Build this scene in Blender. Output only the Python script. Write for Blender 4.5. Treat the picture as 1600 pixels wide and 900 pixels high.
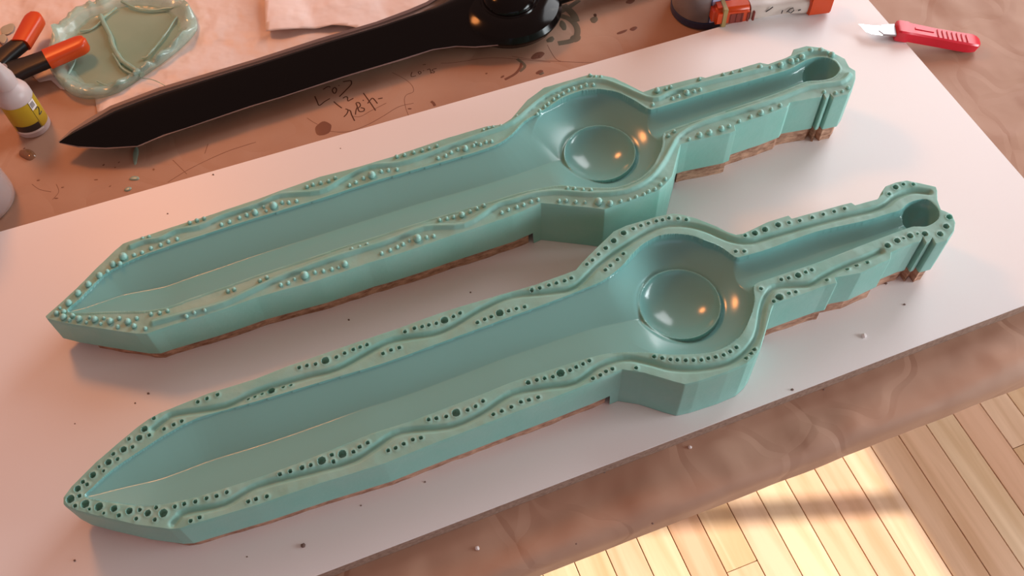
import bpy, bmesh, math, random
import numpy as np
from mathutils import Vector, Matrix, noise
for o in list(bpy.data.objects): bpy.data.objects.remove(o)
random.seed(7); rng = np.random.default_rng(5)
C = bpy.context.scene.collection
R = math.radians
# ------------------------------------------------------------ camera (metres; z = 0 is the top of the white board)
FPX, PITCH, ROLL, HC = 1478.34, 1.00166747, -0.05368176, 0.75
fw = Vector((0, math.cos(PITCH), -math.sin(PITCH))); rt0 = Vector((1, 0, 0)); up0 = rt0.cross(fw)
rt = math.cos(ROLL)*rt0 + math.sin(ROLL)*up0; up = -math.sin(ROLL)*rt0 + math.cos(ROLL)*up0
cam = bpy.data.objects.new('camera', bpy.data.cameras.new('camera')); C.objects.link(cam)
M = Matrix((rt, up, -fw)).transposed().to_4x4(); M.translation = (0, 0, HC); cam.matrix_world = M
cam.data.sensor_width = 36; cam.data.lens = FPX/1600*36; cam.data.clip_start = 0.01
bpy.context.scene.camera = cam
sc = bpy.context.scene
sc.view_settings.view_transform = 'Standard'; sc.view_settings.look = 'None'; sc.view_settings.gamma = 1
sc.view_settings.use_curve_mapping = False
sc.view_settings.exposure = 0.0
A0 = R(18.2); E1 = Vector((math.cos(A0), math.sin(A0), 0)); E2 = Vector((-math.sin(A0), math.cos(A0), 0))
ZF = -0.76                                  # floor
ZK = -0.0165                                # kraft paper on the table
def RM(a, b, z=0.0):                        # room axes (along the table, across it) to world
    return E1*a + E2*b + Vector((0, 0, z))
DW = 1.8                                    # the window wall stands at room a = DW
# world: dim neutral interior light
w = bpy.data.worlds.new('world'); sc.world = w; w.use_nodes = True
w.node_tree.nodes['Background'].inputs[0].default_value = (1.0, 0.57, 0.48, 1)
w.node_tree.nodes['Background'].inputs[1].default_value = 0.33
# sun through the window wall
SUN_AZ, SUN_EL = R(0.7), R(34)
sun = bpy.data.objects.new('sun', bpy.data.lights.new('sun', 'SUN')); C.objects.link(sun)
sd = -Vector((math.cos(SUN_AZ)*math.cos(SUN_EL), math.sin(SUN_AZ)*math.cos(SUN_EL), math.sin(SUN_EL)))
sun.rotation_euler = sd.to_track_quat('-Z', 'Y').to_euler(); sun.data.energy = 7.0; sun.data.angle = R(1.0); sun.data.color = (1, .93, .80)
def area(name, loc, d, sx, sy, e, col):
    l = bpy.data.lights.new(name, 'AREA'); l.shape = 'RECTANGLE'; l.size = sx; l.size_y = sy; l.energy = e; l.color = col
    o = bpy.data.objects.new(name, l); C.objects.link(o); o.location = loc; o.rotation_euler = d.to_track_quat('-Z', 'Y').to_euler(); return o
# daylight entering by the two window openings
area("window_daylight", RM(DW-.1, -.40, .36), -E1, 1.0, .42, 25, (.88, .97, 1))
area("window_daylight", RM(DW-.1, 1.45, 1.05), -E1, 1.1, 1.5, 29, (.94, .97, 1.0))
area('front_cool_fill', RM(.1, -1.7, .55), E2, 1.6, .9, 3, (.40, .72, 1.0))  # added blue fill from the camera side; no window is built here
# warm ceiling bulb over the far left of the bench
lp = bpy.data.lights.new('warm_bulb', 'POINT'); lp.energy = 29; lp.color = (1, .33, .09); lp.shadow_soft_size = .14
lo = bpy.data.objects.new('warm_bulb', lp); C.objects.link(lo); lo.location = (-.80, 1.35, 1.1)

# ------------------------------------------------------------ helpers
def W(px, py, z=0.0):                       # the point at height z that the photograph shows at px, py
    d = fw*FPX + rt*(px-800) - up*(py-450); t = (z-HC)/d.z
    return Vector((d.x*t, d.y*t, z))
def Wn(P, z):
    P = np.asarray(P, float); d = np.array(fw)*FPX + np.outer(P[:,0]-800, rt) - np.outer(P[:,1]-450, up)
    t = (z-HC)/d[:,2]; return (d*np.asarray(t)[:,None])[:, :2]
def mat(name, col, rough=.5, spec=.5, metal=0, var=None, bump=None, sss=0, trans=0, alpha=1, coat=0, scale=20, obj=False):
    m = bpy.data.materials.new(name); m.use_nodes = True; n = m.node_tree.nodes; l = m.node_tree.links
    b = n['Principled BSDF']; b.inputs['Base Color'].default_value = (*col, 1); b.inputs['Roughness'].default_value = rough
    b.inputs['Specular IOR Level'].default_value = spec; b.inputs['Metallic'].default_value = metal
    b.inputs['Coat Weight'].default_value = coat; b.inputs['Alpha'].default_value = alpha
    b.inputs['Transmission Weight'].default_value = trans
    if sss:
        b.inputs['Subsurface Weight'].default_value = sss; b.inputs['Subsurface Radius'].default_value = (.5, 1, .9)
        b.inputs['Subsurface Scale'].default_value = .006
    tc = n.new('ShaderNodeTexCoord')
    if var:
        t = n.new('ShaderNodeTexNoise'); t.inputs['Scale'].default_value = scale; t.inputs['Detail'].default_value = 6
        l.new(tc.outputs['Object'], t.inputs['Vector'])
        r = n.new('ShaderNodeValToRGB'); r.color_ramp.elements[0].position = .32; r.color_ramp.elements[1].position = .68
        r.color_ramp.elements[0].color = (*var, 1); r.color_ramp.elements[1].color = (*col, 1)
        l.new(t.outputs['Fac'], r.inputs['Fac']); l.new(r.outputs['Color'], b.inputs['Base Color'])
    if bump:
        t = n.new('ShaderNodeTexNoise'); t.inputs['Scale'].default_value = bump[0]; t.inputs['Detail'].default_value = 2.5
        l.new(tc.outputs['Object'], t.inputs['Vector'])
        bp = n.new('ShaderNodeBump'); bp.inputs['Strength'].default_value = bump[1]; bp.inputs['Distance'].default_value = bump[2]
        l.new(t.outputs['Fac'], bp.inputs['Height']); l.new(bp.outputs['Normal'], b.inputs['Normal'])
    return m
def obj(name, me, m, parent=None, loc=None, smooth=None):
    if isinstance(me, bmesh.types.BMesh):
        bm = me; me = bpy.data.meshes.new(name); bm.normal_update(); bm.to_mesh(me); bm.free()
    o = bpy.data.objects.new(name, me); C.objects.link(o)
    if m is not None and not me.materials: me.materials.append(m)
    if parent: o.parent = parent
    if loc is not None: o.location = loc
    if smooth: shade(me, smooth)
    return o
def shade(me, ang=35):
    me.polygons.foreach_set('use_smooth', [True]*len(me.polygons)); me.set_sharp_from_angle(angle=R(ang))
def empty(name, loc, label, cat, group=None, rz=0):
    o = bpy.data.objects.new(name, None); C.objects.link(o); o.location = loc; o.rotation_euler.z = rz; o.empty_display_size = .02
    return tag(o, label, cat, group)
def tag(o, label, cat, group=None):
    o['label'] = label; o['category'] = cat
    if group: o['group'] = group
    return o
def pyd(name, vs, fs):
    me = bpy.data.meshes.new(name); me.from_pydata([tuple(v) for v in vs], [], fs); me.update(); return me
def ccw(poly):
    a = sum(poly[i][0]*poly[(i+1)%len(poly)][1]-poly[(i+1)%len(poly)][0]*poly[i][1] for i in range(len(poly)))
    return poly if a > 0 else poly[::-1]
def prism(poly, z0, z1, bev=0, inset_top=0):          # polygon in xy extruded; z0, z1 numbers or functions of x, y
    poly = ccw([tuple(p)[:2] for p in poly]); bm = bmesh.new(); n = len(poly)
    f0 = z0 if callable(z0) else (lambda x, y: z0); f1 = z1 if callable(z1) else (lambda x, y: z1)
    a = [bm.verts.new((x, y, f0(x, y))) for x, y in poly]; b = [bm.verts.new((x, y, f1(x, y))) for x, y in poly]
    bm.faces.new(a[::-1]); bm.faces.new(b)
    for i in range(n): bm.faces.new((a[i], a[(i+1)%n], b[(i+1)%n], b[i]))
    if bev: bmesh.ops.bevel(bm, geom=bm.edges[:], offset=bev, segments=2, affect='EDGES', clamp_overlap=True)
    return bm
def box(c, dx, dy, dz, X=Vector((1,0,0)), Y=Vector((0,1,0)), Z=Vector((0,0,1)), bev=0, bm=None):
    new = bmesh.new()
    r = bmesh.ops.create_cube(new, size=1)
    for v in new.verts: v.co = Vector(c) + X*v.co.x*dx + Y*v.co.y*dy + Z*v.co.z*dz
    if bev: bmesh.ops.bevel(new, geom=new.edges[:], offset=bev, segments=3, affect='EDGES')
    bmesh.ops.recalc_face_normals(new, faces=new.faces)
    if bm is None: return new
    me = bpy.data.meshes.new('t'); new.to_mesh(me); new.free(); bm.from_mesh(me); bpy.data.meshes.remove(me); return bm
def lathe(prof, seg=40, cap=True):
    bm = bmesh.new(); rings = []
    for r, z in prof:
        rings.append([bm.verts.new((max(r, 1e-5)*math.cos(2*math.pi*i/seg), max(r, 1e-5)*math.sin(2*math.pi*i/seg), z)) for i in range(seg)])
    for a, b in zip(rings, rings[1:]):
        for i in range(seg): bm.faces.new((a[i], a[(i+1)%seg], b[(i+1)%seg], b[i]))
    if cap: bm.faces.new(rings[0][::-1]); bm.faces.new(rings[-1])
    return bm
def tube(pts, rad, seg=8, flat=1.0, bm=None):
    bm = bm or bmesh.new(); pts = [Vector(p) for p in pts]; prev = None; n = len(pts)
    for i, p in enumerate(pts):
        t = (pts[min(i+1, n-1)]-pts[max(i-1, 0)]).normalized(); s = t.cross(Vector((0,0,1)));
        s = s.normalized() if s.length > 1e-6 else Vector((1,0,0)); u = s.cross(t).normalized()
        r = rad[i] if hasattr(rad, '__len__') else rad
        ring = [bm.verts.new(p + s*math.cos(2*math.pi*k/seg)*r + u*math.sin(2*math.pi*k/seg)*r*flat) for k in range(seg)]
        if prev:
            for k in range(seg): bm.faces.new((prev[k], prev[(k+1)%seg], ring[(k+1)%seg], ring[k]))
        else: bm.faces.new(ring[::-1])
        prev = ring
    bm.faces.new(prev); bmesh.ops.recalc_face_normals(bm, faces=bm.faces); return bm
def crom(P, k=4, closed=False):             # Catmull-Rom through the points
    P = np.asarray(P, float); n = len(P); out = []
    for i in range(n if closed else n-1):
        a, b, c, d = (P[(i-1)%n], P[i], P[(i+1)%n], P[(i+2)%n]) if closed else (P[max(i-1,0)], P[i], P[i+1], P[min(i+2,n-1)])
        for j in range(k):
            t = j/k; out.append(.5*((2*b)+(-a+c)*t+(2*a-5*b+4*c-d)*t*t+(-a+3*b-3*c+d)*t**3))
    if not closed: out.append(P[-1])
    return np.array(out)
def nz(x, y, s, seed=0.0): return noise.noise(Vector((x*s+seed*7.3, y*s-seed*3.1, seed)))

# ------------------------------------------------------------ materials
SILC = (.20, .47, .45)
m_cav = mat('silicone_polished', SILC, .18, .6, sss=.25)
m_sil = mat('silicone_matte', (.29, .55, .49), .48, .45, sss=.25, bump=(260, .25, .0006), var=(.235, .53, .465), scale=30)
m_nub = mat('silicone_bump', (.30, .58, .52), .35, .5, sss=.2)
m_board = mat('white_melamine', (.90, .88, .885), .38, .4, var=(.885, .86, .865), scale=3)
m_edge = mat('chipboard_edge', (.40, .28, .22), .8, .2, var=(.26, .17, .13), scale=300)
m_kraft = mat('kraft_paper', (.50, .315, .225), .58, .35, var=(.43, .255, .175), scale=7, bump=(11, .55, .012))
m_black = mat('black_gloss', (.003, .0025, .0025), .14, .22)
m_orange = mat('orange_plastic', (.62, .062, .007), .34, .5)
m_clampb = mat('black_plastic', (.012, .010, .010), .4, .4)
m_red = mat('red_plastic', (.72, .02, .045), .28, .5)
m_steel = mat('steel', (.82, .82, .84), .22, .5, metal=1)
m_wax = mat('waxed_tissue', (.86, .77, .74), .42, .4, var=(.76, .62, .55), scale=9, bump=(20, .8, .014))
m_ink = mat('ink', (.10, .045, .03), .7, .1)
m_stain = mat('glue_stain', (.20, .085, .055), .35, .4)
m_olive = mat('olive_stain', (.16, .13, .09), .4, .4)
m_gdrip = mat('green_drip', (.30, .42, .34), .3, .5)
def wood_mat():
    m = mat('plywood_edge', (.47, .25, .155), .75, .25); n = m.node_tree.nodes; l = m.node_tree.links; b = n['Principled BSDF']
    tc = n.new('ShaderNodeTexCoord'); mp = n.new('ShaderNodeMapping'); mp.inputs['Scale'].default_value = (90, 90, 230)
    t = n.new('ShaderNodeTexNoise'); t.inputs['Scale'].default_value = 1; t.inputs['Detail'].default_value = 6; t.inputs['Roughness'].default_value = .65
    r = n.new('ShaderNodeValToRGB'); e = r.color_ramp.elements; e[0].position = .34; e[0].color = (.24, .11, .07, 1); e[1].position = .62; e[1].color = (.60, .36, .25, 1)
    l.new(tc.outputs['Object'], mp.inputs[0]); l.new(mp.outputs[0], t.inputs['Vector']); l.new(t.outputs['Fac'], r.inputs[0]); l.new(r.outputs[0], b.inputs['Base Color'])
    return m
m_ply = wood_mat()

# ------------------------------------------------------------ floor of maple planks, each a part
floor = obj('floor', prism([RM(a, b) for a, b in ((-3.5,-3.5),(DW,-3.5),(DW,4),(-3.5,4))], ZF-.05, ZF-.018), mat('subfloor', (.10, .055, .03), .9)); floor['kind'] = 'structure'
def plank_mat(i, c):
    m = mat('maple_plank', c, .33, .5); n = m.node_tree.nodes; l = m.node_tree.links; b = n['Principled BSDF']
    tc = n.new('ShaderNodeTexCoord'); mp = n.new('ShaderNodeMapping'); mp.inputs['Scale'].default_value = (40, 2.5, 20)
    t = n.new('ShaderNodeTexNoise'); t.inputs['Scale'].default_value = 1; t.inputs['Detail'].default_value = 8; t.inputs['Distortion'].default_value = .6
    r = n.new('ShaderNodeValToRGB'); e = r.color_ramp.elements; e[0].position = .3; e[0].color = (c[0]*.80, c[1]*.72, c[2]*.62, 1); e[1].position = .62; e[1].color = (*c, 1)
    oi = n.new('ShaderNodeObjectInfo'); ad = n.new('ShaderNodeVectorMath'); ad.operation = 'ADD'
    l.new(tc.outputs['Object'], ad.inputs[0]); l.new(oi.outputs['Location'], ad.inputs[1])
    l.new(ad.outputs[0], mp.inputs[0]); l.new(mp.outputs[0], t.inputs['Vector']); l.new(t.outputs['Fac'], r.inputs[0]); l.new(r.outputs[0], b.inputs['Base Color'])
    return m
pm = [plank_mat(i, c) for i, c in enumerate([(.86,.60,.38),(.82,.54,.35),(.88,.65,.43),(.80,.50,.33),(.86,.60,.41)])]
seams = [W(x, y, ZF) for x, y in ((994,843),(1042,822),(1090,805),(1137,787),(1269,738),(1311,719),(1355,702))]
PW = sum((seams[i+1]-seams[i]).dot(E1) for i in (0,1,2,4,5))/5
a_ref = seams[1].dot(E1)
j1 = (W(1157, 886, ZF)); j2 = W(1585, 700, ZF)
planks = {}
k0 = int((-1.25-a_ref)/PW); k1 = int((DW-.02-a_ref)/PW)
cnt = 0
for k in range(k0, k1):
    a0 = a_ref + k*PW; ca = a0+PW/2
    js = []
    near = [j.dot(E2) for j in (j1, j2) if abs(j.dot(E1)-ca) < PW*.5]
    y = near[0] if near else rng.uniform(-.95, -.62) if rng.random() < .6 else rng.uniform(.9, 1.3)
    if not near and -.35 < y < .62: y = .8
    ends = [-1.35, y, y+1.45, 2.3] if y > -1.2 else [-1.35, 2.3]
    ends = sorted(e for e in ends if -1.35 <= e <= 2.3)
    for b0, b1 in zip(ends, ends[1:]):
        L = b1-b0
        if L < .05: continue
        c = RM(ca, (b0+b1)/2, ZF-.009)
        o = obj('plank', box((0,0,0), PW-.0011, L-.0011, .018, bev=.0007), pm[rng.integers(0, 5)], floor, c)
        o.rotation_euler.z = A0; cnt += 1
# ------------------------------------------------------------ window wall, pierced by two openings
def win_wall():
    T = .12; holes = [(-.5, .60, .13, 1.45), (-1.9, -.80, .13, 1.45)]
    # the sun's patch on the floor ends where this opening ends
    fp = W(1405, 700, ZF); run = (DW-fp.dot(E1))/math.cos(A0-SUN_AZ); rise = run*math.tan(SUN_EL)
    sill = ZF+rise
    topb = .47 + run*math.sin(-(A0-SUN_AZ))*-1*-1        # far jamb of the sunlit opening
    return sill, run
sill, run = win_wall()
shift = -run*math.sin(A0-SUN_AZ)             # the ray runs towards the wall and a little to the front
jamb = .50 + shift                           # far jamb of the sunlit window
WT = (.58, 1.8)                              # the heads of the two openings
op = [(jamb-1.05, jamb), (.90, 2.0)]
zt_, zb_ = 1.9, ZF
bm = bmesh.new()
def wallbox(b0, b1, z0, z1, d0=0, d1=.12, m=None):
    return box(RM(DW+(d0+d1)/2, (b0+b1)/2, (z0+z1)/2), d1-d0, b1-b0, z1-z0, E1, E2, bm=m)
cuts = [-3.8, op[0][0], op[0][1], op[1][0], op[1][1], 4.0]
for i in (0, 2, 4): wallbox(cuts[i], cuts[i+1], zb_, zt_, m=bm)
for i in (0, 1): wallbox(op[i][0], op[i][1], zb_, sill, m=bm); wallbox(op[i][0], op[i][1], WT[i], zt_, m=bm)
wr = obj('wall_right', bm, mat('wall_paint', (.78, .76, .72), .9, var=(.76,.74,.70))); wr['kind'] = 'structure'
m_fr = mat('window_paint', (.85, .85, .83), .4)
bar = W(1300, 806, ZF); barb = bar.dot(E2) + -((DW-bar.dot(E1))/math.cos(A0-SUN_AZ))*math.sin(A0-SUN_AZ)
for i in (0, 1):
    b0, b1 = op[i]; mid = barb if i == 0 else (b0+b1)/2
    bm = bmesh.new()
    for a, b, z0, z1 in ((b0, b0+.03, sill, WT[i]), (b1-.012, b1, sill, WT[i]), (b0, b1, sill, sill+.02), (b0, b1, WT[i]-.03, WT[i]), (mid-.014, mid+.014, sill, WT[i])):
        wallbox(a, b, z0, z1, .03, .07, m=bm)
    o = obj('window_%d' % (i+1), bm, m_fr); o['kind'] = 'structure'
    obj('sill', wallbox(b0-.04, b1+.04, sill-.03, sill, -.05, .11), m_fr, o)

# ------------------------------------------------------------ table and kraft paper
tf = W(847, 900, -.045).dot(E2)*.5 + W(1600, 598, -.045).dot(E2)*.5      # front edge of the table
TA = (-1.15, 1.28); TB = (tf, 1.75)
tb = empty('work_table', RM(0, .9, ZF), 'wooden work table covered in brown paper, standing on the maple floor', 'table')
def child(o, p):
    o.parent = p; o.matrix_parent_inverse = Matrix.Translation(-Vector(p.location)); return o
m_tw = mat('table_wood', (.42, .27, .16), .6, var=(.32, .19, .11))
child(obj('tabletop', prism([RM(a, b) for a, b in ((TA[0],TB[0]+.006),(TA[1],TB[0]+.006),(TA[1],TB[1]),(TA[0],TB[1]))], ZK-.028, ZK-.003), m_tw), tb)
for a in (TA[0]+.1, TA[1]-.1):
    for b in (TB[0]+.25, TB[1]-.1):
        child(obj('leg', box(RM(a, b, (ZF+ZK-.028)/2), .06, .06, ZK-.028-ZF, E1, E2, bev=.003), m_tw), tb)
c1 = W(1357, 0, 0); c2 = W(1600, 279, 0); f1 = W(492, 900, 0); f2 = W(1600, 477, 0); g1 = W(0, 362, 0); g2 = W(1110, 46, 0)
def isect(p, q, r, s):
    d1, d2 = (q-p), (s-r); k = d1.x*d2.y-d1.y*d2.x; t = ((r.x-p.x)*d2.y-(r.y-p.y)*d2.x)/k; return p+d1*t
BR = isect(c1, c2, f1, f2); TR = isect(c1, c2, g1, g2)
BL = f1 - (f2-f1).normalized()*.62; TL = BL + (TR-BR) ; TL = isect(BL, BL+E2, g1, g2)
def outside(x, y):                            # how far outside the board a point lies
    best = -9
    for p, q in ((BL, BR), (BR, TR), (TR, TL), (TL, BL)):
        d = (q-p).normalized(); best = max(best, (x-p.x)*d.y-(y-p.y)*d.x)
    return best
def kz(x, y):
    o = outside(x, y)
    if o < .004: return ZK
    v = Vector((x, y, 0)); b = v.dot(E2); a = v.dot(E1)
    amp = min(1, (o-.004)/.03)
    if b < .45 or a > .75:
        wob = nz(a, b, 5, 11)*.05; s = nz(a+wob, b*.7, 8, 1)*.004 + (.5-abs(nz(a+wob, b*.45+wob, 13, 2)))*.010 - .003 + (.5-abs(nz(a*.8, b-wob, 24, 5)))*.0035 + nz(a, b, 60, 3)*.0005
        return ZK + max(0, s)*amp
    return ZK + (abs(nz(a, b, 20, 4))*.0006)*amp
def kraft():
    na = 300; bs = []
    front = TB[0]
    prof = [(front-.0005, -.030+.004*i) for i in range(6)]     # hanging flap over the front edge
    A = np.linspace(TA[0]-.003, TA[1]+.003, na); vs = []; fs = []
    rows = []
    for bb, dz in prof: rows.append((bb, dz, 0))
    rows += [(front+.0006, -.0065, 0), (front+.0030, -.0028, 0), (front+.0075, -.0006, .5)]
    b = front+.0125
    while b < TB[1]: rows.append((b, 0, 1)); b += .0065 if b < .5 or True else .02
    for bb, dz, full in rows:
        for a in A:
            p = RM(a, bb); 
            if full == 1: z = kz(p.x, p.y)
            elif full: z = ZK+dz+(kz(p.x, p.y)-ZK)*.5
            else: z = ZK+dz; p = p + E2*(-abs(nz(a, dz, 14, 6))*.003*min(1, abs(dz)/.02))
            vs.append((p.x, p.y, z))
    n = len(rows)
    for r in range(n-1):
        for i in range(na-1):
            q = r*na+i; fs.append((q, q+1, q+na+1, q+na))
    me = pyd('kraft_paper', vs, fs); return me
kp = obj('kraft_paper', kraft(), m_kraft, smooth=60)
tag(kp, 'creased brown kraft paper covering the whole work table and hanging over its front edge', 'paper')
def paper_noise():
    n = m_kraft.node_tree.nodes; l = m_kraft.node_tree.links
    b = n['Principled BSDF']; tc = [x for x in n if x.type == 'TEX_COORD'][0]
    v = n.new('ShaderNodeTexVoronoi'); v.feature = 'DISTANCE_TO_EDGE'; v.inputs['Scale'].default_value = 9
    ns = n.new('ShaderNodeTexNoise'); ns.inputs['Scale'].default_value = 6; mx = n.new('ShaderNodeMix'); mx.data_type = 'VECTOR'; mx.inputs[0].default_value = .25
    l.new(tc.outputs['Object'], ns.inputs['Vector']); l.new(tc.outputs['Object'], mx.inputs[4]); l.new(ns.outputs['Color'], mx.inputs[5]); l.new(mx.outputs[1], v.inputs['Vector'])
    bp = n.new('ShaderNodeBump'); bp.inputs['Strength'].default_value = .55; bp.inputs['Distance'].default_value = .010
    r = n.new('ShaderNodeMath'); r.operation = 'MINIMUM'; r.inputs[1].default_value = .08
    l.new(v.outputs['Distance'], r.inputs[0]); l.new(r.outputs[0], bp.inputs['Height'])
    old = [x for x in n if x.type == 'BUMP' and x != bp][0]; l.new(old.outputs[0], bp.inputs['Normal']); l.new(bp.outputs[0], b.inputs['Normal'])
paper_noise()

# ------------------------------------------------------------ white melamine board
bd = empty('white_board', (BL+BR+TL+TR)/4+Vector((0,0,-.016)), 'white melamine board lying on the brown paper under both green moulds', 'board')
child(obj('face', prism([BL, BR, TR, TL], -.0012, 0), m_board), bd)
ci = (BL+BR+TL+TR)/4
child(obj('core', prism([p+(p-ci).normalized()*(-.0004) for p in (BL, BR, TR, TL)], -.016, -.0013), m_edge), bd)

# ------------------------------------------------------------ the two silicone moulds
ORG = {'1a':(0,0),'2a':(400,0),'3a':(800,0),'4a':(1200,0),'5a':(0,225),'6a':(400,225),'7a':(800,225),'8a':(1200,225),
       '1b':(0,450),'2b':(400,450),'3b':(800,450),'4b':(1200,450),'5b':(0,675),'6b':(400,675)}
SZ = {'s':.0013,'n':.0017,'m':.0021,'L':.0027,'X':.0034}
def dots(txt):
    out = []; o = (0, 0)
    for t in txt.split():
        if t.endswith(':'): o = ORG[t[:-1]]; continue
        k = 'n'
        if t[-1] in 'smLX': k = t[-1]; t = t[:-1]
        x, y = map(float, t.split(',')); out.append((o[0]+x/4, o[1]+y/4, SZ[k]))
    return out
def pl(txt): return np.array([tuple(map(float, t.split(','))) for t in txt.split()])
FRONT = dict(
 out=pl('100,777 100,787 117,796 155,806 212,819 265,826 281,825 350,804 400,789 500,755 600,724 675,694 725,675 800,646 875,617 925,597 960,582 972,577 1007,582 1050,595 1070,600 1092,595 1137,580 1167,567 1180,555 1187,545 1197,512 1205,482 1208,476 1232,467 1290,446 1307,442 1304,434 1345,426 1391,404 1392,394 1425,380 1437,377 1442,369 1448,379 1452,377 1457,370 1463,380 1480,375 1490,360 1492,347 1487,335 1478,331 1470,328 1467,321 1464,312 1464,297 1462,292 1440,287 1430,285 1417,282 1400,285 1385,291 1380,298 1380,303 1372,311 1336,321 1330,317 1317,320 1237,342 1232,337 1222,340 1200,347 1162,365 1150,367 1135,362 1120,354 1087,341 1062,335 1050,334 1025,339 980,352 960,361 940,380 910,410 900,422 837,445 800,455 700,485 625,512 537,542 450,572 400,592 325,615 262,640 250,645 232,655 215,667 150,722 112,760'),
 cav=pl('132,775 145,761 160,747 185,727 225,700 262,677 312,652 400,627 500,597 600,567 700,531 800,494 862,471 910,452 935,442 950,433 975,412 1000,385 1025,370 1045,365 1075,367 1100,375 1125,385 1142,397 1150,402 1162,400 1200,389 1275,362 1350,345 1387,334 1407,328 1417,319 1427,314 1442,311 1453,314 1461,321 1467,330 1467,340 1461,347 1452,352 1445,354 1432,354 1417,357 1350,382 1275,411 1200,436 1184,442 1178,448 1179,470 1172,497 1155,527 1130,544 1100,552 1050,554 1015,551 975,550 940,554 900,565 862,577 800,597 750,617 650,655 582,677 525,700 462,725 400,747 325,771 275,784 237,790 205,789 155,782'),
 g1=pl('240,670 258,655 275,647 350,635 400,612 475,589 525,577 575,550 615,531 675,522 712,507 750,484 800,462 860,456 900,447 937,412 975,385 1025,355 1062,350 1100,357 1145,375 1175,377 1200,370 1300,342 1375,324 1400,307 1425,298 1452,300'),
 g2=pl('270,817 278,808 290,800 350,788 400,760 475,740 550,720 587,698 625,675 700,667 750,647 800,615 850,605 900,597 937,572 975,560 1012,565 1050,575 1100,575 1150,562 1182,527 1192,480 1200,460 1215,447 1265,444 1285,433 1307,421 1330,411 1352,403 1377,392'),
 dish=((1062,474),(998,475)), arc=pl('1025,370 1045,365 1075,367 1100,375 1125,385 1142,397 1179,470 1172,497 1155,527 1130,544 1100,552'),
 pom=(1441,335), notch=(972,577), gr=(1205,482), nu=(900,422), gru=(1150,367),
 dots=dots('1b: 1235,712 1293,692 1360,668 1550,690 1590,675 960,815 903,882L 1025,882 1085,855 1135,833 '
  '5b: 932,20 870,38L 805,45 828,95 772,110L 708,138 735,170 678,190L 620,218s 648,245s 580,270L 517,312 543,328 485,355L 495,400 440,420X 470,462 532,450X 558,482s 617,467X 648,508s 713,480L 743,522 808,495L 850,542 872,487 922,507L 967,548 975,473 1020,508X 1092,467 1150,450 1220,435 1290,415 1353,400 1417,377 1192,557 1247,535 1552,435 1598,420 '
  '6b: 67,402 148,263 212,245 287,223m 342,207 410,180X 473,143 482,183 538,137X 608,123 647,93 697,67 825,115 872,100 923,75 980,48 1030,37 '
  '2b: 35,657 93,637X 168,615 215,603 270,498 318,485 372,477 433,455X 502,433 553,408 607,385 650,370 693,355 793,410 843,388 895,372 930,272 990,253 1038,243 1080,233 1127,222 1177,202X 1233,178 1275,157 1383,217 1428,197 1470,180 1523,158X 1578,145 1078,823 1127,815 1188,803 1250,780X 1322,763 1372,740 1418,707 1483,790 1535,770 1595,745 '
  '3b: 27,130 78,118 123,10 173,0 100,590m 155,575 203,565 255,555 303,532X 362,515 400,495 443,475 483,455 55,713 105,700 163,683 505,565 552,545 587,522 627,507 775,500 888,428 938,438 990,447 1033,450 1085,453 1133,452 1183,450 1227,440 1272,433 1322,420 1362,398 1402,372 1463,437 1495,408 1515,383 1555,5 '
  '4b: 35,85 70,60X 130,35 173,25 7a: 230,883 277,870 328,855 370,838 467,752 502,727 540,690 585,650m 635,605L 697,557L 757,530 805,510 852,495 902,482 940,475 980,465 1037,467 1088,473 583,788 615,760 658,723 695,687 1397,672 1450,672 1457,573 1518,557L 1580,535L '
  '8a: 62,507L 130,493 197,480 275,460 345,440 413,422 477,405 757,312 797,270L 845,252 907,253 1132,458L 1112,517L 1075,563L 980,562L 933,562s 887,575L 847,590s 807,605L 747,635L 620,740 553,757 495,780 367,850 272,787 235,802 187,822L 128,838 83,847'))
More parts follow.
